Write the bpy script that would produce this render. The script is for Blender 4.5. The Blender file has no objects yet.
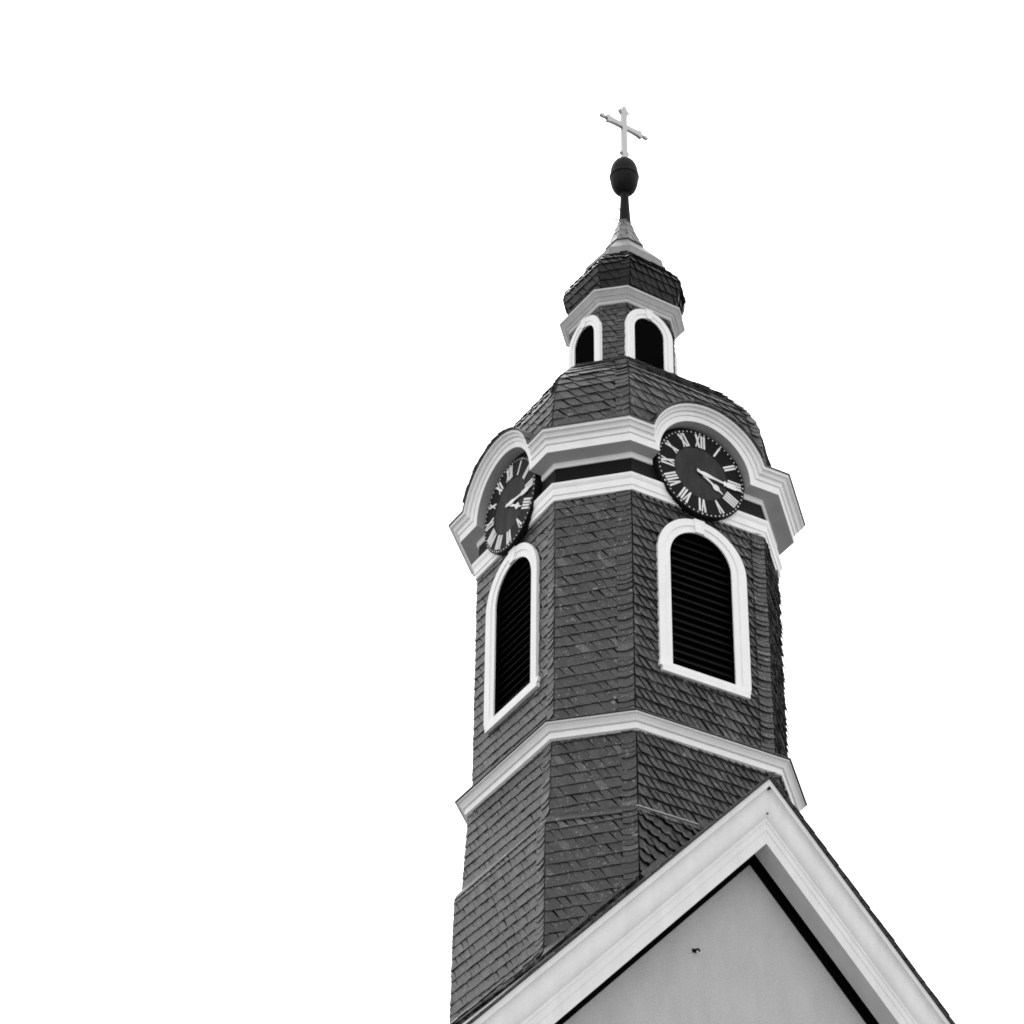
import bpy, math, random
from mathutils import Vector, Matrix
random.seed(7)
SC = bpy.context.scene
COL = SC.collection

# ------------------------------------------------------------------ camera
YAW, PITCH, ROLL, FPX = 0.5149652, 0.6381194, 0.0144454, 2853.94
CAMPOS = Vector((-21.03936, -33.19677, 1.65))
cd = bpy.data.cameras.new('camera')
cam = bpy.data.objects.new('camera', cd); COL.objects.link(cam)
cd.sensor_width = 36.0; cd.lens = FPX/1024*36.0
cd.clip_start = 0.5; cd.clip_end = 12000
cy, sy, cp, sp = math.cos(YAW), math.sin(YAW), math.cos(PITCH), math.sin(PITCH)
fwd = Vector((sy*cp, cy*cp, sp)); right = Vector((cy, -sy, 0)); up = right.cross(fwd)
r2 = right*math.cos(ROLL)+up*math.sin(ROLL); u2 = up*math.cos(ROLL)-right*math.sin(ROLL)
cam.matrix_world = Matrix(((r2.x,u2.x,-fwd.x,CAMPOS.x),(r2.y,u2.y,-fwd.y,CAMPOS.y),(r2.z,u2.z,-fwd.z,CAMPOS.z),(0,0,0,1)))
SC.camera = cam

# ------------------------------------------------------------------ light: white overcast daylight
SUN_EL, SUN_AZ = math.radians(55), math.radians(22)      # azimuth from +Y towards +X: high behind the tower, veiled by cloud
SKY_STRENGTH, SUN_STRENGTH, EXPOSURE = 0.12, 0.5, 0.92
CLOUD = 8.0
w = bpy.data.worlds.new('World'); SC.world = w; w.use_nodes = True
nt = w.node_tree; bg = nt.nodes['Background']
sky = nt.nodes.new('ShaderNodeTexSky'); sky.sky_type = 'NISHITA'; sky.sun_disc = False
sky.sun_elevation = SUN_EL; sky.sun_rotation = SUN_AZ
sky.air_density = 1.0; sky.dust_density = 6.0; sky.ozone_density = 0.5
bw = nt.nodes.new('ShaderNodeRGBToBW')
nt.links.new(sky.outputs[0], bw.inputs[0])
# a closed, even white cloud cover over that sky
wtc = nt.nodes.new('ShaderNodeTexCoord'); wn = nt.nodes.new('ShaderNodeTexNoise'); wn.inputs['Scale'].default_value = 2.2; wn.inputs['Detail'].default_value = 3
nt.links.new(wtc.outputs['Generated'], wn.inputs['Vector'])
wr = nt.nodes.new('ShaderNodeMapRange'); wr.inputs[1].default_value = 0.3; wr.inputs[2].default_value = 0.7; wr.inputs[3].default_value = CLOUD*0.96; wr.inputs[4].default_value = CLOUD*1.04
nt.links.new(wn.outputs[0], wr.inputs[0])
wm = nt.nodes.new('ShaderNodeMix'); wm.inputs[0].default_value = 0.75
nt.links.new(bw.outputs[0], wm.inputs[2]); nt.links.new(wr.outputs[0], wm.inputs[3])
nt.links.new(wm.outputs[0], bg.inputs[0])
bg.inputs[1].default_value = SKY_STRENGTH
sd = bpy.data.lights.new('sun', 'SUN'); so = bpy.data.objects.new('sun', sd); COL.objects.link(so)
sd.energy = SUN_STRENGTH; sd.angle = math.radians(25); sd.color = (1, 1, 1)
sv = Vector((math.sin(SUN_AZ)*math.cos(SUN_EL), math.cos(SUN_AZ)*math.cos(SUN_EL), math.sin(SUN_EL)))
so.rotation_euler = sv.to_track_quat('Z', 'Y').to_euler(); so.location = (0, 0, 60)
SC.view_settings.view_transform = 'Standard'; SC.view_settings.look = 'None'
SC.cycles.pixel_filter_type = 'BLACKMAN_HARRIS'; SC.cycles.filter_width = 1.8
SC.view_settings.exposure = EXPOSURE; SC.view_settings.gamma = 1.0

# ------------------------------------------------------------------ materials (the photograph is black and white: neutral greys)
def g(v): return (v, v, v, 1)
def new_mat(name):
    m = bpy.data.materials.new(name); m.use_nodes = True
    return m, m.node_tree, m.node_tree.nodes['Principled BSDF']
def slate_mat(name, lo, hi, pale, rough=0.42, spec=0.5):
    m, t, p = new_mat(name); N, L = t.nodes, t.links
    geo = N.new('ShaderNodeNewGeometry'); tc = N.new('ShaderNodeTexCoord')
    rmp = N.new('ShaderNodeValToRGB'); e = rmp.color_ramp.elements
    e[0].position = 0; e[0].color = g(lo); e[1].position = 1; e[1].color = g(hi)
    x = e.new(0.955); x.color = g(hi*0.95); e[-1].color = g(hi*1.9)
    L.new(geo.outputs['Random Per Island'], rmp.inputs[0])
    n1 = N.new('ShaderNodeTexNoise'); n1.inputs['Scale'].default_value = 26; n1.inputs['Detail'].default_value = 6; n1.inputs['Roughness'].default_value = 0.7
    L.new(tc.outputs['Object'], n1.inputs['Vector'])
    mr = N.new('ShaderNodeMapRange'); mr.inputs[1].default_value = 0.25; mr.inputs[2].default_value = 0.75; mr.inputs[3].default_value = 0.72; mr.inputs[4].default_value = 1.3
    L.new(n1.outputs[0], mr.inputs[0])
    mul = N.new('ShaderNodeMix'); mul.data_type = 'RGBA'; mul.blend_type = 'MULTIPLY'; mul.inputs[0].default_value = 1
    L.new(rmp.outputs[0], mul.inputs[6]); L.new(mr.outputs[0], mul.inputs[7])
    # lichen and chipped patches
    n2 = N.new('ShaderNodeTexNoise'); n2.inputs['Scale'].default_value = 7.5; n2.inputs['Detail'].default_value = 3; n2.inputs['Roughness'].default_value = 0.65
    L.new(tc.outputs['Object'], n2.inputs['Vector'])
    m2 = N.new('ShaderNodeMapRange'); m2.inputs[1].default_value = 0.63; m2.inputs[2].default_value = 0.70
    L.new(n2.outputs[0], m2.inputs[0])
    n4 = N.new('ShaderNodeTexNoise'); n4.inputs['Scale'].default_value = 22; n4.inputs['Detail'].default_value = 2
    L.new(tc.outputs['Object'], n4.inputs['Vector'])
    m4 = N.new('ShaderNodeMapRange'); m4.inputs[1].default_value = 0.635; m4.inputs[2].default_value = 0.69; m4.inputs[4].default_value = 0.8
    L.new(n4.outputs[0], m4.inputs[0])
    mmax = N.new('ShaderNodeMath'); mmax.operation = 'MAXIMUM'; L.new(m2.outputs[0], mmax.inputs[0]); L.new(m4.outputs[0], mmax.inputs[1])
    mx = N.new('ShaderNodeMix'); mx.data_type = 'RGBA'; L.new(mmax.outputs[0], mx.inputs[0])
    L.new(mul.outputs[2], mx.inputs[6]); mx.inputs[7].default_value = g(pale)
    L.new(mx.outputs[2], p.inputs['Base Color'])
    r3 = N.new('ShaderNodeMapRange'); r3.inputs[3].default_value = rough-0.08; r3.inputs[4].default_value = rough+0.18
    L.new(n1.outputs[0], r3.inputs[0]); L.new(r3.outputs[0], p.inputs['Roughness'])
    p.inputs['Specular IOR Level'].default_value = spec
    b = N.new('ShaderNodeBump'); b.inputs['Strength'].default_value = 0.35; b.inputs['Distance'].default_value = 0.01
    L.new(n1.outputs[0], b.inputs['Height']); L.new(b.outputs[0], p.inputs['Normal'])
    return m
def paint_mat(name, v, var=0.06, rough=0.6, scale=3.0, bump=0.0, spec=0.4, grain=0.03):
    m, t, p = new_mat(name); N, L = t.nodes, t.links
    tc = N.new('ShaderNodeTexCoord')
    n1 = N.new('ShaderNodeTexNoise'); n1.inputs['Scale'].default_value = scale; n1.inputs['Detail'].default_value = 7; n1.inputs['Roughness'].default_value = 0.65
    mp = N.new('ShaderNodeMapping'); mp.inputs['Scale'].default_value = (1, 1, 0.35)
    L.new(tc.outputs['Object'], mp.inputs[0]); L.new(mp.outputs[0], n1.inputs['Vector'])
    r = N.new('ShaderNodeValToRGB'); e = r.color_ramp.elements
    e[0].position = 0.3; e[0].color = g(v*(1-var)); e[1].position = 0.7; e[1].color = g(v*(1+var))
    L.new(n1.outputs[0], r.inputs[0])
    n3 = N.new('ShaderNodeTexNoise'); n3.inputs['Scale'].default_value = 55; n3.inputs['Detail'].default_value = 3
    L.new(tc.outputs['Object'], n3.inputs['Vector'])
    m3 = N.new('ShaderNodeMapRange'); m3.inputs[1].default_value = 0.3; m3.inputs[2].default_value = 0.7; m3.inputs[3].default_value = 1-grain; m3.inputs[4].default_value = 1+grain
    L.new(n3.outputs[0], m3.inputs[0])
    mu = N.new('ShaderNodeMix'); mu.data_type = 'RGBA'; mu.blend_type = 'MULTIPLY'; mu.inputs[0].default_value = 1
    L.new(r.outputs[0], mu.inputs[6]); L.new(m3.outputs[0], mu.inputs[7]); L.new(mu.outputs[2], p.inputs['Base Color'])
    p.inputs['Roughness'].default_value = rough; p.inputs['Specular IOR Level'].default_value = spec
    if bump:
        n2 = N.new('ShaderNodeTexNoise'); n2.inputs['Scale'].default_value = 60; n2.inputs['Detail'].default_value = 4
        L.new(tc.outputs['Object'], n2.inputs['Vector'])
        b = N.new('ShaderNodeBump'); b.inputs['Strength'].default_value = bump; b.inputs['Distance'].default_value = 0.01
        L.new(n2.outputs[0], b.inputs['Height']); L.new(b.outputs[0], p.inputs['Normal'])
    return m
M_SLATE = slate_mat('wall slate', 0.021, 0.046, 0.17, rough=0.38, spec=0.45)
M_SLATE_ROOF = slate_mat('roof slate', 0.034, 0.078, 0.15, rough=0.48, spec=0.38)
M_SLATE_DARK = slate_mat('shade-darkened onion slate', 0.006, 0.016, 0.03, rough=0.36, spec=0.17)  # onion roof: the shade of its underside is put into this darker colour
M_SLATE_SPIRE = slate_mat('pale spire slate', 0.09, 0.17, 0.20)
M_UNDER = paint_mat('dark underlay', 0.010, rough=0.9, spec=0.1)
M_WHITE = paint_mat('white paint', 0.79, 0.05, rough=0.55, scale=4, grain=0.035)
M_WHITE_OLD = paint_mat('weathered white paint', 0.47, 0.12, rough=0.6, scale=5)
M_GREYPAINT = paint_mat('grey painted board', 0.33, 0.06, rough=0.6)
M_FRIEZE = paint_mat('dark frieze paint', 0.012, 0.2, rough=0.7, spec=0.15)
M_PLASTER = paint_mat('grey plaster', 0.44, 0.08, rough=0.9, scale=2.6, bump=1.0, spec=0.2, grain=0.17)
M_BLACK = paint_mat('black interior and eave shade', 0.003, rough=0.95, spec=0.0)
M_LOUVRE = paint_mat('black louvre boards', 0.0035, 0.3, rough=0.7, spec=0.10, grain=0.2)
M_DIAL = paint_mat('black dial enamel', 0.006, 0.2, rough=0.6, spec=0.1)
M_DIALIN = paint_mat('dark grey dial centre', 0.034, 0.4, rough=0.7, scale=6, spec=0.12)
M_GILT = paint_mat('pale gilt', 0.70, 0.14, rough=0.5)
M_BALL = paint_mat('dark copper', 0.006, 0.5, rough=0.55, scale=8, spec=0.10)
M_LEAD = paint_mat('lead sheet', 0.19, 0.12, rough=0.55, scale=6)
M_CROSS = paint_mat('pale cross metal', 0.36, 0.06, rough=0.5)
M_CROSS.node_tree.nodes['Principled BSDF'].inputs['Metallic'].default_value = 1.0
M_CROSS.node_tree.nodes['Principled BSDF'].inputs['Roughness'].default_value = 0.32
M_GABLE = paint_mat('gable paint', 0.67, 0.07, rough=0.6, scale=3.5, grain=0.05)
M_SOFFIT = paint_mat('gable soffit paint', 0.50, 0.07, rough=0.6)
M_GROUND = paint_mat('paving', 0.27, 0.25, rough=0.9, scale=0.4)
M_STRIP = paint_mat('bright zinc', 0.38, 0.1, rough=0.5)

# ------------------------------------------------------------------ object helpers
def empty(name, loc, label, cat, group=None):
    o = bpy.data.objects.new(name, None); COL.objects.link(o); o.location = loc
    o['label'] = label; o['category'] = cat
    if group: o['group'] = group
    return o
class MB:
    def __init__(s): s.v = []; s.f = []; s.m = []
    def quad(s, a, b, c, d, m=0):
        i = len(s.v); s.v += [a, b, c, d]; s.f.append((i, i+1, i+2, i+3)); s.m.append(m)
    def face(s, pts, m=0):
        i = len(s.v); s.v += list(pts); s.f.append(tuple(range(i, i+len(pts)))); s.m.append(m)
    def add(s, v, f, m=0):
        i = len(s.v); s.v += list(v)
        for q in f: s.f.append(tuple(i+k for k in q)); s.m.append(m)
    def box(s, F, u0, u1, z0, z1, n0, n1, m=0):
        """box in a face frame F(u, n, z)"""
        c = [F(u, n, z) for z in (z0, z1) for n in (n0, n1) for u in (u0, u1)]
        s.add(c, [(0,2,3,1),(4,5,7,6),(0,1,5,4),(2,6,7,3),(0,4,6,2),(1,3,7,5)], m)
    def build(s, name, mats, parent=None, smooth=False, label=None, bevel=0, kind=None):
        me = bpy.data.meshes.new(name)
        off = Vector(parent_loc(parent)) if parent else Vector((0, 0, 0))
        me.from_pydata([tuple(Vector(p)-off) for p in s.v], [], s.f)
        mats = mats if isinstance(mats, (list, tuple)) else [mats]
        for m in mats: me.materials.append(m)
        for p, k in zip(me.polygons, s.m): p.material_index = k; p.use_smooth = smooth
        me.update()
        o = bpy.data.objects.new(name, me); COL.objects.link(o)
        if parent: o.parent = parent
        if label: o['label'] = label
        if kind: o['kind'] = kind
        if bevel:
            b = o.modifiers.new('bevel', 'BEVEL'); b.width = bevel; b.segments = 2; b.limit_method = 'ANGLE'
        return o
def parent_loc(p):
    v = Vector((0, 0, 0))
    while p: v += p.location; p = p.parent
    return v
def smooth_by_angle(o, deg=35):
    for p in o.data.polygons: p.use_smooth = True
    try: o.data.set_sharp_from_angle(angle=math.radians(deg))
    except Exception: pass

class Frame:
    """a vertical face frame: u to the right seen from outside, n outwards, z up"""
    def __init__(s, ang, cx=0, cy=0):
        s.n = Vector((math.sin(ang), -math.cos(ang), 0)); s.e = Vector((math.cos(ang), math.sin(ang), 0))
        s.c = Vector((cx, cy, 0))
    def __call__(s, u, n, z): return s.c+s.e*u+s.n*n+Vector((0, 0, z))
# face index k: 0 front (-Y), 1 front right, 2 right, 3 back right, 4 back, 5 back left, 6 left, 7 front left
def fr(k, th=0, cx=0, cy=0): return Frame(k*math.pi/4+th, cx, cy)
R2 = math.sqrt(2)
def dims(k, a, b): return (a, b) if k % 2 == 0 else ((a+b)/R2, (a-b)/R2)   # distance, half width

def octa_loft(mb, prof, th=0, c=(0, 0), faces=range(8), mat=0, mats=None):
    """prof: (a, b, z) rings from bottom to top"""
    for k in faces:
        F = fr(k, th, *c)
        for i in range(len(prof)-1):
            d0, w0 = dims(k, *prof[i][:2]); d1, w1 = dims(k, *prof[i+1][:2])
            mb.quad(F(-w0, d0, prof[i][2]), F(w0, d0, prof[i][2]), F(w1, d1, prof[i+1][2]), F(-w1, d1, prof[i+1][2]),
                    mats[i] if mats else mat)
def octa_cap(mb, ring, th=0, c=(0, 0), mat=0):
    a, b, z = ring; pts = []
    for k in range(8):
        F = fr(k, th, *c); d, wd = dims(k, a, b); pts.append(F(-wd, d, z))
    mb.face(pts, mat)

def slates(mb, prof, k, W, H, lift=0.04, th=0, c=(0, 0), skip=None, tilt=0.0, shear=0.75, edge=0.0, edge_l=0.0, mat=0, thick=0.012, jit=1.0, t_off=0.0, side_l=0.55, ext=0.0):
    """scale slates laid in courses over one face of an octagonal lofted surface"""
    F = fr(k, th, *c)
    P = [dims(k, p[0], p[1])+(p[2],) for p in prof]
    S = [0.0]
    for i in range(1, len(P)):
        S.append(S[-1]+math.hypot(P[i][0]-P[i-1][0], P[i][2]-P[i-1][2]))
    T = S[-1]
    def at(t):
        t = min(max(t, 0), T); i = 0
        while i < len(S)-2 and t > S[i+1]: i += 1
        q = (t-S[i])/max(1e-6, S[i+1]-S[i])
        d = P[i][0]*(1-q)+P[i+1][0]*q; wd = P[i][1]*(1-q)+P[i+1][1]*q; z = P[i][2]*(1-q)+P[i+1][2]*q
        dd = P[i+1][0]-P[i][0]; dz = P[i+1][2]-P[i][2]; l = math.hypot(dd, dz) or 1
        return d, wd, z, dz/l, -dd/l
    def pt(u, t, off):
        d, wd, z, nn, nz = at(t)
        u = min(max(u, -wd-ext), wd)
        return F(u, d+off*nn, z+off*nz)
    tn = math.tan(tilt)
    def plate(outline, lifts):
        """outline: (u,t) counter-clockwise seen from outside, the first edge_n edges get thickness"""
        ts = [min(max(t, 0), T) for _, t in outline]
        if max(ts)-min(ts) < 0.03: return
        cu = sum(o[0] for o in outline)/len(outline); ct = sum(ts)/len(ts)
        wd = at(ct)[1]
        if abs(cu) > wd+0.5*W+ext: return
        us = [min(max(o[0], -wd-ext), wd) for o in outline]
        if max(us)-min(us) < 0.025: return
        if skip and skip(cu, at(ct)[2]): return
        top = [pt(u, t, l) for (u, t), l in zip(outline, lifts)]
        low = [pt(u, t, l-thick) for (u, t), l in zip(outline, lifts)]
        n = len(top); i0 = len(mb.v); mb.v += top+low
        mb.f.append(tuple(range(i0, i0+n))); mb.m.append(mat)
        for j in range(n):
            q = (j+1) % n
            if lifts[j] < 0.011 and lifts[q] < 0.011: continue
            mb.f.append((i0+q, i0+j, i0+n+j, i0+n+q)); mb.m.append(mat)
    rows = int(T/H)+3
    wmax = max(p[1] for p in P)
    for r in range(-2, rows):
        t0 = r*H+t_off
        ph = (r*0.37 % 1.0)*W
        wl = at(t0+H*.5)[1]
        ulo, uhi = -wl+edge_l, wl-edge
        i0 = int((ulo-ph)/W)-2; i1 = int((uhi-ph)/W)+2
        for i in range(i0, i1+1):
            w1 = W*(1+random.uniform(-.1, .1)*jit)
            u = ph+i*W+random.uniform(-.05, .05)*W*jit
            t = t0+u*tn+random.uniform(-.035, .035)*H*jit
            k0 = shear*H
            lf = lift*(1+random.uniform(-.25, .3)*jit)
            o = [(u+W*.38, t), (u+w1*1.12, t+.02*H), (u+w1*1.12-k0*1.25, t+1.25*H), (u-k0*1.25+.02, t+1.25*H),
                 (u-k0*.62+.02, t+.72*H), (u-k0*.22+.01, t+.36*H), (u+W*.06, t+.14*H), (u+W*.18, t+.045*H)]
            l = [lf, lf*(.7 if side_l > .5 else .9), .004, .006, lf*side_l, lf*.5+lf*side_l*.45, lf*.9, lf]
            if side_l < .3:        # close-lying slates: squarer corners, lying flat against their neighbours
                o[0] = (u+W*.2, t); o[4:] = [(u-k0*.62+.01, t+.72*H), (u-k0*.28+.005, t+.36*H), (u-k0*.03, t+.06*H), (u+W*.06, t+.015*H)]
                l = [lf, lf*.88, .004, .006, lf*.44, lf*.73, lf*.95, lf]
            if edge or edge_l:
                o = [(min(max(x, ulo-.02), uhi+.02), y) for x, y in o]
                if max(x for x, _ in o)-min(x for x, _ in o) < .04: continue
            plate(o, l)
    for side, e in ((1, edge), (-1, edge_l)):
        if not e: continue
        H2 = H*0.5
        for r in range(-2, int(T/H2)+3):
            t = r*H2+t_off+random.uniform(-.08, .08)*H2
            wd = at(t)[1]; t += wd*tn*side
            u0, u1 = (wd-e-.03, wd) if side > 0 else (-wd, -wd+e+.03)
            lf = (lift+.008)*(1+random.uniform(-.35, .35)); n = 5; t += random.uniform(-.1, .1)*H2
            o = []; l = []; sg_ = random.uniform(.15, .38)
            for j in range(n+1):
                q = j/n; sag = -sg_*H2*math.sin(math.pi*q)+.25*H2*(q if side > 0 else 1-q)
                o.append((u0+(u1-u0)*q, t+sag)); l.append(lf*(1 if side > 0 else 1))
            o += [(u1, t+H2*1.7), (u0, t+H2*1.7)]; l += [.014, .014]
            plate(o, l)

def arch_pts(hw, zs, rise, z0, n=20):
    """outline of an arched opening from bottom left up, over, down to bottom right"""
    p = [(-hw, z0)]
    for i in range(n+1):
        a = math.pi-math.pi*i/n; p.append((hw*math.cos(a), zs+rise*math.sin(a)))
    return p+[(hw, z0)]
def arch_ring(mb, F, inner, outer, n_front, n_back, m=0):
    """a moulding band between two arched outlines (same point count)"""
    k = len(inner)
    for i in range(k-1):
        a, b, c, d = outer[i], outer[i+1], inner[i+1], inner[i]
        mb.quad(F(a[0], n_front, a[1]), F(d[0], n_front, d[1]), F(c[0], n_front, c[1]), F(b[0], n_front, b[1]), m)
        mb.quad(F(a[0], n_front, a[1]), F(b[0], n_front, b[1]), F(b[0], n_back, b[1]), F(a[0], n_back, a[1]), m)
        mb.quad(F(d[0], n_front, d[1]), F(d[0], n_back, d[1]), F(c[0], n_back, c[1]), F(c[0], n_front, c[1]), m)
    for i in (0, k-1):
        a, d = outer[i], inner[i]
        mb.quad(F(a[0], n_front, a[1]), F(a[0], n_back, a[1]), F(d[0], n_back, d[1]), F(d[0], n_front, d[1]), m)

# ------------------------------------------------------------------ ground
mb = MB(); mb.quad((-4000, -4000, 0), (4000, -4000, 0), (4000, 4000, 0), (-4000, 4000, 0))
mb.build('ground', M_GROUND, kind='structure')

# ------------------------------------------------------------------ tower
tower = empty('church_tower', (0, 0, 0), 'octagonal slate-clad church tower with white trim, arched louvres and bell-shaped roof', 'tower')
def B(a): return 0.583*a
def Bc(a): return 1.28+0.72*(a-2.2)
# window shapes
WIN_IN, WIN_OUT, WZS, WZ0 = 0.59, 0.838, 28.35, 26.21
def in_window(u, z, grow=0.0):
    R = WIN_OUT+grow
    if z < WZ0-0.18-grow: return False
    if z < WZS: return abs(u) < R
    return u*u+(z-WZS)**2 < R*R

# how far the slates stand off on each face (most on the front right, so shadowed gaps darken it)
LIFT = {0: .039, 1: .055, 2: .034, 5: .018, 6: .024, 7: .025}
SIDE = {0: .72, 1: .9, 2: .6, 5: .1, 6: .10, 7: .10}
# upper shaft
up_prof = [(2.17, B(2.2), 25.0), (2.165, 1.275, 30.1)]
sl_up = [(2.168, B(2.195)-.004, 25.0), (2.166, 1.276, 29.40)]
mb = MB(); octa_loft(mb, up_prof, mat=1, faces=(1, 3, 4, 5, 7))
for k in (0, 2, 6):
    F = fr(k); ap = arch_pts(WIN_IN+.03, WZS, WIN_IN+.03, WZ0-.03, 24); wb, zb, zt_ = 1.278, 25.0, 30.1; n_ = 2.165; h_ = WIN_IN+.03
    mb.quad(F(-wb, n_, zb), F(wb, n_, zb), F(wb, n_, WZ0-.03), F(-wb, n_, WZ0-.03), 1)
    mb.quad(F(-wb, n_, WZ0-.03), F(-h_, n_, WZ0-.03), F(-h_, n_, zt_), F(-wb, n_, zt_), 1); mb.quad(F(h_, n_, WZ0-.03), F(wb, n_, WZ0-.03), F(wb, n_, zt_), F(h_, n_, zt_), 1)
    for p, q in zip(ap[1:-1], ap[2:-1]): mb.quad(F(p[0], n_, p[1]), F(q[0], n_, q[1]), F(q[0], n_, zt_), F(p[0], n_, zt_), 1)
for k in (0, 1, 2, 5, 6, 7):
    card = k % 2 == 0
    slates(mb, sl_up, k, 0.137, 0.192, lift=LIFT[k], side_l=SIDE[k], ext=.06 if k == 6 else 0, skip=(lambda u, z: in_window(u, z, -.05)) if card else None,
           tilt=math.radians(-1.5 if card else 2.8), shear=0.8, edge=0.22 if k != 6 else 0.16, edge_l=0.0)
mb.build('upper_wall', [M_SLATE, M_UNDER], tower, label='slate-clad belfry wall')
# lower shaft
def lowp(off=0): return [(2.40+off, B(2.40+off), 19.0), (2.385+off, B(2.385+off), 23.26)]
mb = MB()
lp = [(2.375, B(2.375), 0.0), (2.375, B(2.375), 23.24), (2.398, B(2.398), 23.25), (2.375, B(2.375), 23.32), (2.29, B(2.29), 23.44), (2.262, B(2.262), 23.50), (2.205, B(2.205), 24.82)]
octa_loft(mb, lp, mats=[1, 0, 0, 0, 1, 1])
sl_a = [(2.40, B(2.40), 20.2), (2.382, B(2.382), 23.22), (2.365, B(2.365), 23.29)]
sl_b = [(2.278, B(2.278), 23.36), (2.222, B(2.222), 24.80)]
for k in (0, 1, 2, 5, 6, 7):
    card = k % 2 == 0
    tl = math.radians(-1.5 if card else 2.8)
    slates(mb, sl_a, k, 0.150 if k == 0 else 0.137, 0.192, lift=LIFT[k], side_l=SIDE[k], ext=.04 if k == 6 else 0, tilt=math.radians(-24) if k == 0 else tl, edge=0 if k == 0 else 0.2, t_off=.05, skip=lambda u, z: z < 20.3)
    slates(mb, sl_b, k, 0.137, 0.192, lift=LIFT[k], side_l=SIDE[k], ext=.13 if k == 6 else 0, tilt=tl, edge=0.2, t_off=.02)
mb.build('lower_wall', [M_SLATE, M_UNDER], tower, label='slate-clad lower wall stepping outwards at its shoulder')
# bright flashing on the shoulder of the front face
mb = MB(); F = fr(0)
mb.box(F, -1.39, -0.30, 23.352, 23.372, 2.30, 2.366)
mb.build('flashing', M_STRIP, tower, label='thin bright flashing strip on the shoulder')

# string course
def ring_part(name, prof, mat, bfun=None, th=0, c=(0, 0), ratio=None, parent=tower, label=None, cap=None):
    mb = MB(); pr = [(a, (bfun(a) if bfun else ratio*a), z) for a, z in prof]
    octa_loft(mb, pr, th, c); return mb.build(name, mat, parent, label=label)
ring_part('string_course', [(2.18, 24.735), (2.281, 24.778), (2.288, 24.872), (2.276, 24.876), (2.276, 24.888), (2.312, 24.893), (2.330, 24.925), (2.366, 24.968), (2.388, 24.978),
    (2.401, 24.98), (2.401, 25.005)], M_WHITE, B)
ring_part('string_course_cover', [(2.425, 25.008), (2.425, 25.03), (2.15, 25.16)], M_SLATE, B, label='thin dark slate covering on the string course')
# architrave, frieze
ring_part('architrave', [(2.14, 29.352), (2.213, 29.362), (2.216, 29.448), (2.232, 29.453), (2.236, 29.57), (2.246, 29.585), (2.262, 29.62), (2.268, 29.655), (2.268, 29.668), (2.14, 29.72)],
          M_WHITE, Bc)
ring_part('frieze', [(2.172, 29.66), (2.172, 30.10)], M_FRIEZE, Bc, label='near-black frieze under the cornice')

# main cornice: horizontal mouldings that rise in an arch over the clock of each wide face
ZC, R0, KR = 30.17, 0.888, 0.70
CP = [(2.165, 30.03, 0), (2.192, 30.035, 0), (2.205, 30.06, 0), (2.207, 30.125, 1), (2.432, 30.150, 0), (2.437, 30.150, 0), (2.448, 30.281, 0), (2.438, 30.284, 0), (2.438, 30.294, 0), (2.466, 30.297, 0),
      (2.478, 30.355, 0), (2.496, 30.370, 0), (2.478, 30.373, 0), (2.478, 30.386, 0), (2.514, 30.389, 0), (2.526, 30.415, 0), (2.548, 30.436, 0), (2.535, 30.440, 0), (2.535, 30.452, 0), (2.584, 30.456, 0), (2.584, 30.50, 0), (2.590, 30.503, 2), (2.610, 30.504, 2), (2.610, 30.528, 2), (2.28, 30.80, 2)]
# (a, z, material of the strip that starts here): 0 white, 1 grey soffit, 2 slate
def arch_line(i, n=40):
    a, z, _ = CP[i]
    zz = min(z, 30.528)
    R = R0+KR*(zz-30.15)
    if z < 30.13: R = R0-.006*(30.15-z)*10
    b = Bc(a); h = zz-ZC
    x = math.sqrt(max(R*R-h*h, 0)); a0 = math.asin(max(-1, min(1, h/R)))
    pts = [(-b, z), (-x-(b-x)*.02, zz if z > 30.6 else z)]
    if z > 30.6:                                   # the slated back of the little arch roof
        R = R0+KR*(30.528-30.15); zz = 30.528; h = zz-ZC; a0 = math.asin(h/R); x = math.sqrt(R*R-h*h)
        pts = [(-b, z), (-x-.02, z)]
        mid = [(R*math.cos(math.pi-a0-(math.pi-2*a0)*j/n), ZC+R*math.sin(math.pi-a0-(math.pi-2*a0)*j/n)) for j in range(n+1)]
        return pts+mid+[(x+.02, z), (b, z)]
    mid = [(R*math.cos(math.pi-a0-(math.pi-2*a0)*j/n), ZC+R*math.sin(math.pi-a0-(math.pi-2*a0)*j/n)) for j in range(n+1)]
    return pts+mid+[(x+(b-x)*.02, z), (b, z)]
mb = MB()
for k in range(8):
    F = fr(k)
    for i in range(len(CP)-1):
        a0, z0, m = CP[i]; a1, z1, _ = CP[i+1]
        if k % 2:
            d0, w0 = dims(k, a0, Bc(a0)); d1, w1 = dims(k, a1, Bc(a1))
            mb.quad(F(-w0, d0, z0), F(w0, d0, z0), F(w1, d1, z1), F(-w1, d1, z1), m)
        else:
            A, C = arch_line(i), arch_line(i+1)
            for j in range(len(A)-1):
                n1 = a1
                mb.quad(F(A[j][0], a0, A[j][1]), F(A[j+1][0], a0, A[j+1][1]), F(C[j+1][0], a1, C[j+1][1]), F(C[j][0], a1, C[j][1]), m)
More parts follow.
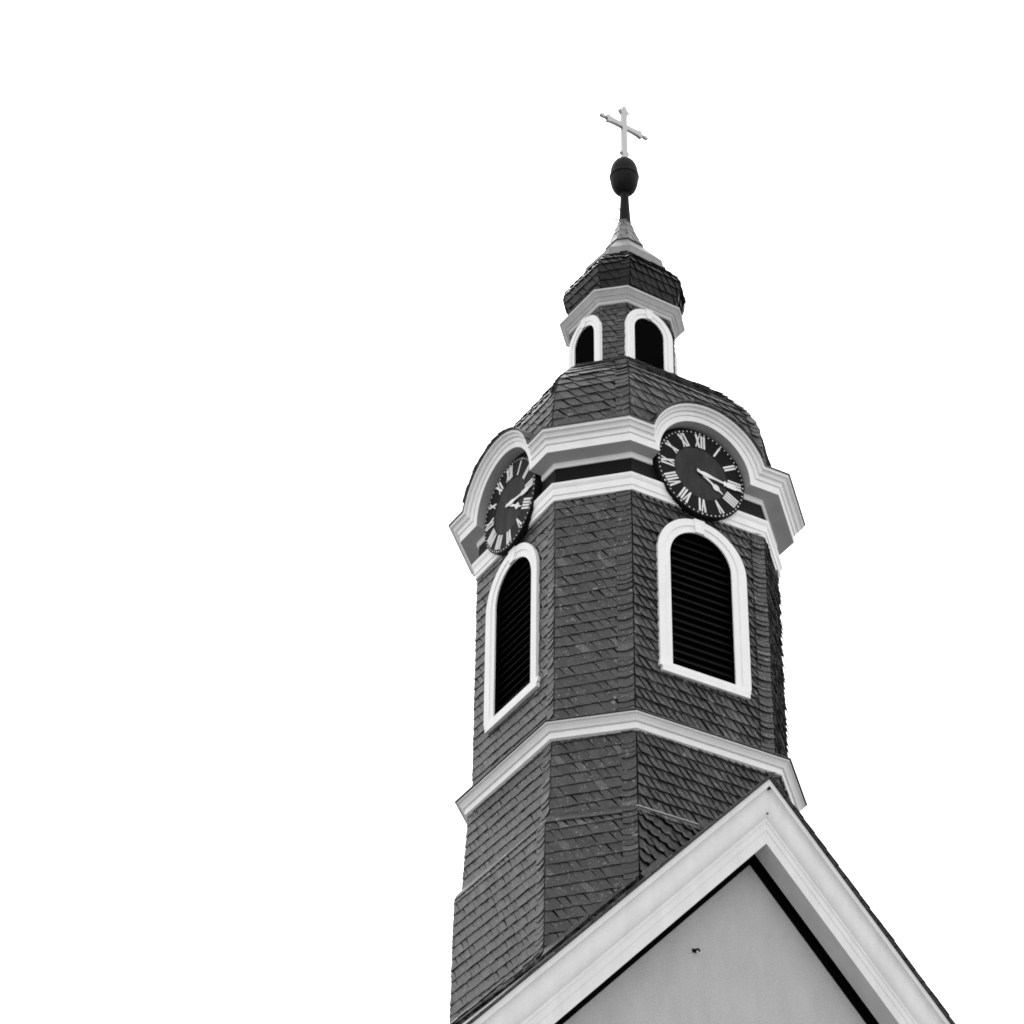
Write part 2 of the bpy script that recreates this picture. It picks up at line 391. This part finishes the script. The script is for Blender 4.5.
# small edge slates riding on the arches
Rl = R0+KR*(30.528-30.15)+.012
for k in (0, 2, 6):
    F = fr(k); n = 34
    for j in range(n):
        t0 = math.pi*(0.14+0.72*j/n); t1 = t0+math.pi*.72/n*1.08
        q = random.uniform(.008, .022)
        P = lambda t, r, d: F(-r*math.cos(t), d, ZC+r*math.sin(t))
        ra, rb = Rl+q, Rl+q*.4; f0, f1 = 2.625+random.uniform(0, .02), 2.1
        mb.add([P(t0, ra, f0), P(t1, rb, f0), P(t1, rb, f1), P(t0, ra, f1), P(t0, ra-.02, f0), P(t1, rb-.02, f0), P(t1, rb-.02, f1), P(t0, ra-.02, f1)],
               [(0,1,2,3),(0,4,5,1),(0,3,7,4),(1,5,6,2),(4,7,6,5)], 2)
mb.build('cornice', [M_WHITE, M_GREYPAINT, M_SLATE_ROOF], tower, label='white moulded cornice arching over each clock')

# windows of the belfry
def window(k, name='window'):
    F = fr(k)
    hub = MB()
    inn = arch_pts(WIN_IN, WZS, WIN_IN, WZ0, 24); mid = arch_pts(WIN_IN+.12, WZS, WIN_IN+.12, WZ0, 24); out = arch_pts(WIN_OUT, WZS, WIN_OUT, WZ0, 24)
    gl, gr = (1.04, .94) if k == 6 else (.99, 1.035)     # the jambs are not equally broad
    out = [(x*(gl if x < 0 else gr), z) for x, z in out]
    # the window itself is the dark opening
    m = MB(); ol = arch_pts(WIN_IN+.03, WZS, WIN_IN+.03, WZ0-.03, 24)
    m.face([F(u, 1.75, z) for u, z in ol][::-1])
    for p, q in zip(ol, ol[1:]+ol[:1]): m.quad(F(p[0], 2.16, p[1]), F(p[0], 1.75, p[1]), F(q[0], 1.75, q[1]), F(q[0], 2.16, q[1]))
    wobj = m.build(name, M_BLACK, tower, label={0: 'arched louvred window on the right-hand clock face', 6: 'arched louvred window on the left-hand clock face'}.get(k))
    m = MB(); arch_ring(m, F, mid, out, 2.230, 2.10); arch_ring(m, F, inn, [(x*.999, z) for x, z in mid], 2.214, 2.188)
    # shoulder breaks where the arch begins
    fo = m.build('frame', M_WHITE, wobj)
    m = MB()
    kp = [(-.10, WZS+WIN_IN-.008), (.07, WZS+WIN_IN-.008), (.085, WZS+WIN_OUT+.012), (-.125, WZS+WIN_OUT+.012)]
    fr_, bk = [F(u, 2.244, z) for u, z in kp], [F(u, 2.19, z) for u, z in kp]
    m.add(fr_+bk, [(0,1,2,3),(0,4,5,1),(1,5,6,2),(2,6,7,3),(3,7,4,0)])
    m.build('keystone', M_WHITE, wobj, bevel=.006)
    m = MB(); m.box(F, -.845, .855, WZ0-.085, WZ0+.004, 2.10, 2.236); m.box(F, -.80, .83, WZ0-.18, WZ0-.097, 2.10, 2.25); m.box(F, -.79, .82, WZ0-.1, WZ0-.08, 2.10, 2.222)
    m.build('sill', M_WHITE, wobj, bevel=.006)
    m = MB(); z = WZ0+.05
    while z < WZS+WIN_IN:
        hw = WIN_IN if z < WZS else math.sqrt(max(0, WIN_IN**2-(z+.09-WZS)**2)) if z+.09-WZS < WIN_IN else 0
        if hw > .06:
            q = random.uniform(-.004, .004)
            c = [F(u, n, zz+q) for u in (-hw-.02, hw+.02) for n, zz in ((2.02, z+.13), (2.12, z), (2.12, z+.012), (2.02, z+.142))]
            m.add(c, [(0,4,5,1),(1,5,6,2),(2,6,7,3),(0,1,2,3),(4,7,6,5)])
        z += .148
    m.build('louvre', M_LOUVRE, wobj)
    return wobj
for k in (0, 6, 2): window(k)

# bell-shaped roof
dome = [(2.30, 30.60), (2.265, 30.83), (2.225, 31.38), (2.165, 31.74), (2.06, 32.02), (1.90, 32.29), (1.68, 32.58), (1.44, 32.85), (1.18, 33.09), (.98, 33.26), (.79, 33.40)]
dprof = [(a-.03, .592*a-.015, z) for a, z in dome]
mb = MB(); octa_loft(mb, dprof, mat=1)
for k in (0, 1, 2, 5, 6, 7):
    card = k % 2 == 0
    slates(mb, [(a+.012, b+.006, z) for a, b, z in dprof], k, 0.19, 0.215, lift=0.034, side_l=.6 if card else .4, tilt=math.radians(-2 if card else 3.5), shear=0.8, edge=0.2 if card is False else 0.16,
           skip=(lambda u, z: u*u+(z-ZC)**2 < 1.06**2) if card else None)
mb.build('bell_roof', [M_SLATE_ROOF, M_UNDER], tower, label='slated bell-shaped roof above the clocks')

# lantern
LT, LCEN = 0.045, (-0.03, 0.0)
LIN, LOUT, LZS, LZ0 = 0.315, 0.50, 34.205, 33.2
def lantern_skip(u, z):
    if z < LZS: return abs(u) < LOUT-.03
    return u*u+(z-LZS)**2 < (LOUT-.03)**2
lp = [(.80, .80*.567, 33.1), (.80, .80*.567, 34.85)]
mb = MB(); octa_loft(mb, lp, LT, LCEN, mat=1)
for k in (0, 1, 2, 5, 6, 7):
    slates(mb, lp, k, 0.12, 0.125, lift=0.022, th=LT, c=LCEN, tilt=math.radians(0), shear=.7, skip=lantern_skip if k % 2 == 0 else None, edge=.14 if k % 2 else 0)
lw = mb.build('lantern_wall', [M_SLATE, M_UNDER], tower, label='small slated lantern with arched openings')
for k in (0, 2, 6):
    F = fr(k, LT, *LCEN)
    inn = arch_pts(LIN, LZS, LIN, LZ0); mid = arch_pts(LIN+.08, LZS, LIN+.08, LZ0); out = arch_pts(LOUT, LZS, LOUT, LZ0)
    m = MB(); m.face([F(u, .806, z) for u, z in arch_pts(LIN+.04, LZS, LIN+.04, LZ0)][::-1])
    wo = m.build('lantern_opening', M_BLACK, tower)
    m = MB(); arch_ring(m, F, mid, out, .840, .78); arch_ring(m, F, inn, [(x*.999, z) for x, z in mid], .828, .78)
    m.build('frame', M_WHITE, wo)
    m = MB(); kp = [(-.05, LZS+LIN-.01), (.05, LZS+LIN-.01), (.075, LZS+LOUT+.02), (-.075, LZS+LOUT+.02)]
    a_, b_ = [F(u, .852, z) for u, z in kp], [F(u, .79, z) for u, z in kp]
    m.add(a_+b_, [(0,1,2,3),(0,4,5,1),(1,5,6,2),(2,6,7,3),(3,7,4,0)]); m.build('keystone', M_WHITE, wo, bevel=.004)
ring_part('lantern_cornice', [(.79, 34.70), (.828, 34.705), (.838, 34.72), (.842, 34.775), (.862, 34.78), (.866, 34.80), (.885, 34.815), (.887, 34.828), (.905, 34.832), (.92, 34.85), (.955, 34.885), (.975, 34.90), (.985, 34.903), (.988, 34.938), (.78, 34.97)],
          M_WHITE_OLD, th=LT, c=LCEN, ratio=.567, label='weathered white cornice of the lantern')
# onion roof
OT, OC = 0.06, (0.025, 0)
on = [(.80, 34.95), (.835, 35.08), (.895, 35.30), (.942, 35.50), (.945, 35.62), (.89, 35.75), (.78, 35.91), (.65, 36.08)]
oprof = [(a, .575*a, z) for a, z in on]
mb = MB(); octa_loft(mb, oprof, OT, OC, mat=1)
for k in (0, 1, 2, 5, 6, 7):
    slates(mb, oprof, k, 0.15, 0.165, lift=0.030, th=OT, c=OC, tilt=math.radians(2 if k % 2 else -1), edge=.12 if k % 2 else 0)
mb.build('onion_roof', [M_SLATE_DARK, M_UNDER], tower, label='bulging slated onion roof of the lantern')
CT, CC = 0.10, (0.05, 0)
ring_part('cap_skirt', [(.58, 36.02), (.690, 36.035), (.698, 36.05), (.690, 36.11), (.668, 36.12), (.648, 36.20), (.632, 36.30), (.610, 36.31), (.60, 36.34), (.47, 36.53), (.33, 36.72), (.33, 36.75), (.25, 36.76)],
          M_LEAD, th=CT, c=CC, ratio=.56, label='flared pale metal skirt above the onion roof')
sp_ = [(.315, .165, 36.79), (.25, .138, 36.95), (.17, .09, 37.22), (.10, .055, 37.48)]
mb = MB(); octa_loft(mb, [(.26, .14, 36.72)]+sp_, CT, CC, mat=1)
for k in range(8):
    slates(mb, sp_, k, 0.16, 0.17, lift=0.013, th=CT, c=CC, shear=.3)
mb.build('spire', [M_SLATE_SPIRE, M_UNDER], tower, label='little pale slated spire')

# junction slates where the tower meets the nave roof
TAN = 1.065
mb = MB()
def junction(F, u0, u1, d, zfun, step=0.29):
    n = max(1, int(abs(u1-u0)/step)); 
    for j in range(n):
        a = u0+(u1-u0)*j/n+.012; b = u0+(u1-u0)*(j+1)/n-.012; jo = random.uniform(-.015, .02)
        for q in range(3):
            o0 = .19-.055*q+jo; o1 = o0-.045; h0 = -.075+.062*q; h1 = h0+.068
            jz = random.uniform(-.014, .014); t = .022
            pts = [F(a, d+o0, zfun(a)+h0+jz), F(b, d+o0, zfun(b)+h0+jz), F(b, d+o1, zfun(b)+h1+jz), F(a, d+o1, zfun(a)+h1+jz)]
            lo = [F(a, d+o0-t, zfun(a)+h0+jz-.004), F(b, d+o0-t, zfun(b)+h0+jz-.004)]
            mb.add(pts+lo, [(0,1,2,3),(0,4,5,1)])
RZ = 23.56
F0, F7, F6 = fr(0), fr(7), fr(6)
junction(F0, -1.42, -1.0, 2.41, lambda u: RZ-TAN*abs(u))
d7, w7 = dims(7, 2.41, B(2.41))
junction(F7, -w7, w7, d7, lambda u: RZ-TAN*abs(F7(u, d7, 0).x))
junction(F6, -1.45, 1.42, 2.41, lambda u: RZ-TAN*2.41)
mb.build('flashing_slates', M_SLATE, tower, label='row of stepped slates where tower meets nave roof')
# two wire hooks at the foot of the rod
def tube(mb, pts, r, n=6):
    rings = []
    for i, p in enumerate(pts):
        p = Vector(p); q = Vector(pts[min(i+1, len(pts)-1)])-Vector(pts[max(i-1, 0)]); q.normalize()
        x = q.orthogonal().normalized(); y = q.cross(x)
        rings.append([p+x*r*math.cos(2*math.pi*k/n)+y*r*math.sin(2*math.pi*k/n) for k in range(n)])
    v = [p for R in rings for p in R]; f = []
    for i in range(len(rings)-1):
        for k in range(n): f.append((i*n+k, i*n+(k+1) % n, (i+1)*n+(k+1) % n, (i+1)*n+k))
    f.append(tuple(range(n))[::-1]); f.append(tuple((len(rings)-1)*n+k for k in range(n)))
    mb.add(v, f)
for hx, hz, s in ((-.16, 37.42, 1.0), (-.13, 37.72, .6)):
    pts = [(hx+.06*s, -.02, hz+.05*s), (hx-.02*s, -.04, hz+.045*s), (hx-.07*s, -.05, hz), (hx-.12*s, -.05, hz-.03*s), (hx-.17*s, -.05, hz-.01*s), (hx-.19*s, -.05, hz+.03*s)]
    mb = MB(); tube(mb, [(x+.05, y, z) for x, y, z in pts], .011)
    mb.build('roof_hook', M_BALL, tower)

# ------------------------------------------------------------------ finial with cross
AX, AY = 0.06, -0.005
fin = empty('cross_finial', (AX, AY, 37.5), 'pale cross with budded ends on a dark egg-shaped ball crowning the spire', 'cross')
def lathe(mb, prof, cx, cyy, n=32, m=0):
    for i in range(len(prof)-1):
        (r0, z0), (r1, z1) = prof[i], prof[i+1]
        for k in range(n):
            a, b = 2*math.pi*k/n, 2*math.pi*(k+1)/n
            mb.quad((cx+r0*math.cos(a), cyy+r0*math.sin(a), z0), (cx+r0*math.cos(b), cyy+r0*math.sin(b), z0), (cx+r1*math.cos(b), cyy+r1*math.sin(b), z1), (cx+r1*math.cos(a), cyy+r1*math.sin(a), z1), m)
mb = MB(); lathe(mb, [(.125, 37.44), (.112, 37.50), (.098, 37.75), (.085, 38.0), (.078, 38.25)], AX, AY)
o = mb.build('rod', M_BALL, fin, smooth=True)
mb = MB(); pr = []
for i in range(33):
    t = -math.pi/2+math.pi*i/32
    c_, s_ = math.cos(t), math.sin(t)
    pr.append((max(.002, .268*abs(c_)**.68), 38.645+.425*math.copysign(abs(s_)**.93, s_)))
lathe(mb, pr, AX, AY)
ball = mb.build('ball', M_BALL, fin, smooth=True)
mb = MB(); lathe(mb, [(.258, 38.605), (.276, 38.61), (.283, 38.64), (.276, 38.67), (.258, 38.675)], AX, AY); mb.build('rim', M_BALL, ball, smooth=True)
# the cross: one flat-sectioned body with flared, budded arms
CZ, CTH, HALF = 39.96, 0.10, 0.036
ce = Vector((math.cos(CTH), math.sin(CTH), 0)); cn = Vector((math.sin(CTH), -math.cos(CTH), 0)); C0 = Vector((AX+.01, AY, CZ))
def cpt(u, v, n): return C0+ce*(u*1.045)+Vector((0, 0, v*1.02))+cn*n
def extr(mb, poly, h):
    n = len(poly); v = [cpt(u, w_, h) for u, w_ in poly]+[cpt(u, w_, -h) for u, w_ in poly]
    mb.add(v, [tuple(range(n)), tuple(range(2*n-1, n-1, -1))]+[((k+1) % n, k, n+k, n+(k+1) % n) for k in range(n)])
mb = MB()
s = .055
arm = lambda sg: [(sg*s, s), (sg*.20, .056), (sg*.31, .066), (sg*.375, .092), (sg*.395, .085), (sg*.395, .024), (sg*.428, .020), (sg*.428, -.020), (sg*.395, -.024), (sg*.395, -.085), (sg*.375, -.092), (sg*.31, -.066), (sg*.20, -.056), (sg*s, -s)]
rt_ = arm(1); lf_ = [(-u, w_) for u, w_ in arm(1)]
topv = [(-s, .20), (-.06, .30), (-.085, .33), (-.115, .365), (-.105, .41), (-.07, .405), (-.06, .44), (-.04, .49), (0, .525), (.04, .49), (.06, .44), (.07, .405), (.105, .41), (.115, .365), (.085, .33), (.06, .30), (s, .20)]
botv = [(s, -.45), (s*1.05, -.62), (.07, -.66), (.098, -.68), (.09, -.715), (.055, -.73), (.055, -.92), (-.055, -.92), (-.055, -.73), (-.09, -.715), (-.098, -.68), (-.07, -.66), (-s*1.05, -.62), (-s, -.45)]
poly = rt_+botv+lf_[::-1]+topv
extr(mb, poly[::-1], HALF)
for sg in (1, -1):      # buds at the arm ends
    pts = [(sg*(.490+.066*math.cos(t)), .040*math.sin(t)) for t in [2*math.pi*i/14 for i in range(14)]]
    extr(mb, pts if sg > 0 else pts[::-1], .03)
mb.build('cross', M_CROSS, fin, bevel=.006)

# ------------------------------------------------------------------ clocks
ROMAN = ['XII', 'I', 'II', 'III', 'IIII', 'V', 'VI', 'VII', 'VIII', 'IX', 'X', 'XI']
def bar(mb, F, p0, p1, w0, w1, n0, n1):
    x0, z0 = p0; x1, z1 = p1; l = math.hypot(x1-x0, z1-z0); px, pz = -(z1-z0)/l, (x1-x0)/l
    q = [(x0+px*w0, z0+pz*w0), (x0-px*w0, z0-pz*w0), (x1-px*w1, z1-pz*w1), (x1+px*w1, z1+pz*w1)]
    v = [F(u, n1, z) for u, z in q]+[F(u, n0, z) for u, z in q]
    mb.add(v, [(0,1,2,3),(0,4,5,1),(1,5,6,2),(2,6,7,3),(3,7,4,0)])
def poly_plate(mb, F, poly, n0, n1):
    n = len(poly); v = [F(u, n1, z) for u, z in poly]+[F(u, n0, z) for u, z in poly]
    mb.add(v, [tuple(range(n))]+[(k, n+k, n+(k+1) % n, (k+1) % n) for k in range(n)])
def clock(k, label, az):
    Fb = fr(k); zc = 30.118 if k == 0 else 30.062
    root = empty('tower_clock', tuple(Fb(0, 2.25, zc)), label, 'clock', 'clocks under the arched cornice')
    F = lambda u, n, z: Fb(u, n, zc+z)
    N = 64
    circ = lambda r: [(r*math.cos(2*math.pi*i/N), r*math.sin(2*math.pi*i/N)) for i in range(N)]
    m = MB()
    def ring(r0, n0, r1, n1, mi=0):
        A, C = circ(r0), circ(r1)
        for i in range(N):
            j = (i+1) % N
            m.quad(F(A[i][0], n0, A[i][1]), F(A[j][0], n0, A[j][1]), F(C[j][0], n1, C[j][1]), F(C[i][0], n1, C[i][1]), mi)
    ring(.852, 2.20, .852, 2.296); ring(.852, 2.296, .847, 2.302); ring(.847, 2.302, .512, 2.302); ring(.512, 2.302, .510, 2.294, 1)
    m.face([F(u, 2.294, z) for u, z in circ(.510)], 1)
    m.build('dial', [M_DIAL, M_DIALIN], root)
    ri, ro = .525, .78; hh = ro-ri; st = .0165
    for h, num in enumerate(ROMAN):
        a = math.radians(30*h); er = (math.sin(a), math.cos(a)); et = (math.cos(a), -math.sin(a))
        def P(t, r): return (er[0]*r+et[0]*t, er[1]*r+et[1]*t)
        wd = {'I': .052, 'V': .10, 'X': .10}
        m = MB(); tot = sum(wd[ch] for ch in num); x = -tot/2
        for ch in num:
            c0 = x+wd[ch]/2
            if ch == 'I': bar(m, F, P(c0, ri), P(c0, ro), st, st, 2.300, 2.312)
            elif ch == 'V':
                bar(m, F, P(c0-.034, ro), P(c0, ri), st*1.1, st*.8, 2.300, 2.312); bar(m, F, P(c0+.034, ro), P(c0+.004, ri+.003), st*.7, st*.6, 2.300, 2.3135)
            else:
                bar(m, F, P(c0-.036, ro), P(c0+.036, ri), st*1.1, st*1.1, 2.300, 2.312); bar(m, F, P(c0+.036, ro), P(c0-.036, ri), st*.65, st*.65, 2.300, 2.3135)
            x += wd[ch]
        m.build('numeral', M_GILT, root)
    for i in range(60):
        a = 2*math.pi*i/60; r = .818; q = .0115 if i % 5 else .016
        c_ = (r*math.sin(a), r*math.cos(a))
        m = MB(); poly_plate(m, F, [(c_[0]+q*math.cos(t), c_[1]+q*math.sin(t)) for t in [2*math.pi*j/8 for j in range(8)]], 2.30, 2.309)
        m.build('minute_dot', M_GILT, root)
    def hand(name, deg, prof, n0, n1):
        a = math.radians(deg); er = (math.sin(a), math.cos(a)); et = (math.cos(a), -math.sin(a))
        L_ = [(er[0]*r-et[0]*w_, er[1]*r-et[1]*w_) for r, w_ in prof]; R_ = [(er[0]*r+et[0]*w_, er[1]*r+et[1]*w_) for r, w_ in prof]
        m = MB(); poly_plate(m, F, R_+L_[::-1], n0, n1); return m.build(name, M_GILT, root)
    hand('hour_hand', 125, [(-.10, .012), (-.03, .026), (0, .030), (.06, .028), (.20, .017), (.27, .020), (.31, .052), (.345, .060), (.38, .048), (.41, .018), (.50, .006)], 2.312, 2.320)
    hand('minute_hand', 97, [(-.09, .012), (-.02, .028), (.06, .042), (.14, .038), (.22, .023), (.42, .019), (.455, .054), (.475, .030), (.50, .050), (.66, .038), (.69, .019), (.79, .006)], 2.324, 2.332)
    m = MB()
    poly_plate(m, F, [(.05*math.cos(t), .05*math.sin(t)) for t in [2*math.pi*j/16 for j in range(16)]], 2.29, 2.326)
    m.build('hub', M_DIAL, root)
    return root
clock(0, 'black Roman-numeral clock seen almost full face, above the right-hand arched window', 0)
clock(6, 'black Roman-numeral clock seen foreshortened, above the left-hand arched window', 0)

# ------------------------------------------------------------------ nave with its gable
nave = empty('church_nave', (0, -3.2, 0), 'plastered church gable with broad white raking mouldings in front of the tower', 'church')
ZA, HWN = 23.50, 6.6
SL = math.atan(TAN); cs, sn = math.cos(SL), math.sin(SL)
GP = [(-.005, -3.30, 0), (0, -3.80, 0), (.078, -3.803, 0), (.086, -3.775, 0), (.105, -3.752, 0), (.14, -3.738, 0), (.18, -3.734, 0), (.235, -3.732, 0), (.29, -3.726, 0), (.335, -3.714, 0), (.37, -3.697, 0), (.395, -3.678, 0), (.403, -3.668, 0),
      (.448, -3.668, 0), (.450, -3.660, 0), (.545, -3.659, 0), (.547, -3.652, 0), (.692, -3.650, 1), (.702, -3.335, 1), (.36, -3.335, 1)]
def rake_pt(sg, q, p, y):
    """q: metres down the slope from the apex mitre, p: perpendicular depth below the outer line"""
    zap = ZA-p/cs                      # the mitre point of this line on x=0
    return (sg*q*cs, y, zap-q*sn)
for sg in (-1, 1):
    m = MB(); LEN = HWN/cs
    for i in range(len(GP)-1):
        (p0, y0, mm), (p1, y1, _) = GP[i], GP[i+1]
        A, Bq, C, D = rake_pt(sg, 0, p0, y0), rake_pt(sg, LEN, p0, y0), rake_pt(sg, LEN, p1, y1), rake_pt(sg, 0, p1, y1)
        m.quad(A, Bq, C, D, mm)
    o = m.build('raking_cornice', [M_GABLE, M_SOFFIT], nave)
    smooth_by_angle(o, 30)
for zz, yy, hh in ((23.375, -3.775, .05), (22.985, -3.69, .035)):  # small dark blocks standing for chips at the apex mitre
    m = MB(); m.add([(-.012, yy-.02, zz-hh), (.03, yy-.02, zz-hh*.6), (.035, yy-.012, zz+hh), (.012, yy-.012, zz+hh*.8), (-.012, yy+.05, zz-hh), (.03, yy+.05, zz-hh*.6), (.035, yy+.05, zz+hh), (.012, yy+.05, zz+hh*.8)],
        [(0,1,2,3),(0,4,5,1),(1,5,6,2),(2,6,7,3),(3,7,4,0)])
    m.build('mitre_chip', M_BALL, nave, label='dark chip at the apex mitre of the white moulding')
# wall
m = MB(); EZ = ZA-TAN*HWN
wy = -3.2
zt = ZA-.10/cs
m.face([(-6.3, wy, 0), (6.3, wy, 0), (6.3, wy, EZ), (0, wy, zt), (-6.3, wy, EZ)])
m.quad((-6.3, wy, 0), (-6.3, wy, EZ), (-6.3, 16, EZ), (-6.3, 16, 0)); m.quad((6.3, wy, 0), (6.3, 16, 0), (6.3, 16, EZ), (6.3, wy, EZ))
m.face([(-6.3, 16, 0), (-6.3, 16, EZ), (0, 16, zt), (6.3, 16, EZ), (6.3, 16, 0)])
m.build('gable_wall', M_PLASTER, nave)
# black strip along the top of the wall, colouring in the eave's shade
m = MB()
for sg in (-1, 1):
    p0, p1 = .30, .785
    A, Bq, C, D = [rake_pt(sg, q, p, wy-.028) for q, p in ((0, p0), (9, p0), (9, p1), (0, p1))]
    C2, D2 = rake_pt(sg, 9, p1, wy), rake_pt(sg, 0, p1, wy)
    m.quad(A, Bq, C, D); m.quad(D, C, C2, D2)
m.build('eave_shade_strip', M_BLACK, nave, label='black strip painting the eave shade onto the gable wall')
# roof with verge slates
M_NAVE = slate_mat('nave roof slate', 0.030, 0.040, 0.10, rough=0.45, spec=0.4)
_t = M_NAVE.node_tree; _p = _t.nodes['Principled BSDF']
_tc = _t.nodes.new('ShaderNodeTexCoord'); _sx = _t.nodes.new('ShaderNodeSeparateXYZ'); _cx = _t.nodes.new('ShaderNodeCombineXYZ'); _b = _t.nodes.new('ShaderNodeTexBrick')
_t.links.new(_tc.outputs['Object'], _sx.inputs[0]); _t.links.new(_sx.outputs['Y'], _cx.inputs['X']); _t.links.new(_sx.outputs['Z'], _cx.inputs['Y']); _t.links.new(_cx.outputs[0], _b.inputs['Vector'])
_b.inputs['Color1'].default_value = g(.034); _b.inputs['Color2'].default_value = g(.058); _b.inputs['Mortar'].default_value = g(.006)
_b.inputs['Scale'].default_value = 1; _b.inputs['Brick Width'].default_value = .22; _b.inputs['Row Height'].default_value = .15; _b.inputs['Mortar Size'].default_value = .012
_t.links.new(_b.outputs['Color'], _p.inputs['Base Color'])
m = MB()
for sg in (-1, 1):
    for p0, y0, y1 in ((-.012, -3.835, 16.2),):
        L = (HWN+.3)/cs
        top = [rake_pt(sg, q, p0-.016, y) for q, y in ((0, y0), (L, y0), (L, y1), (0, y1))]
        lo = [rake_pt(sg, q, p0, y) for q, y in ((0, y0), (L, y0), (L, y1), (0, y1))]
        m.add(top+lo, [(0,1,2,3),(0,4,5,1),(4,7,6,5)], 1)
    q = 0.02
    while q < 9.3:
        ln = random.uniform(.24, .32); h = random.uniform(.0, .012)
        a = [rake_pt(sg, q, -.032-h, -3.845-random.uniform(0, .012)), rake_pt(sg, q+ln, -.042-h, -3.845-random.uniform(0, .012)), rake_pt(sg, q+ln, -.040, -3.3), rake_pt(sg, q, -.032, -3.3)]
        t = .014
        b = [(x, y, z-t) for x, y, z in a]
        m.add(a+b, [(0,1,2,3),(0,4,5,1),(4,7,6,5),(1,5,6,2),(0,3,7,4)], 0)
        q += ln-.01
m.build('roof', [M_SLATE, M_NAVE], nave)
# rusty wall hook on the plaster
m = MB(); hx, hz = -1.015, 20.67
tube(m, [(hx, wy+.02, hz), (hx, wy-.05, hz), (hx+.015, wy-.09, hz-.005), (hx+.03, wy-.10, hz-.04)], .016, 8)
m.add([(hx-.035+.07*i, wy-.012, hz-.03+.06*j) for j in (0, 1) for i in (0, 1)], [(0,1,3,2)])
m.build('wall_hook', M_BALL, nave, label='small dark hook in the plaster')
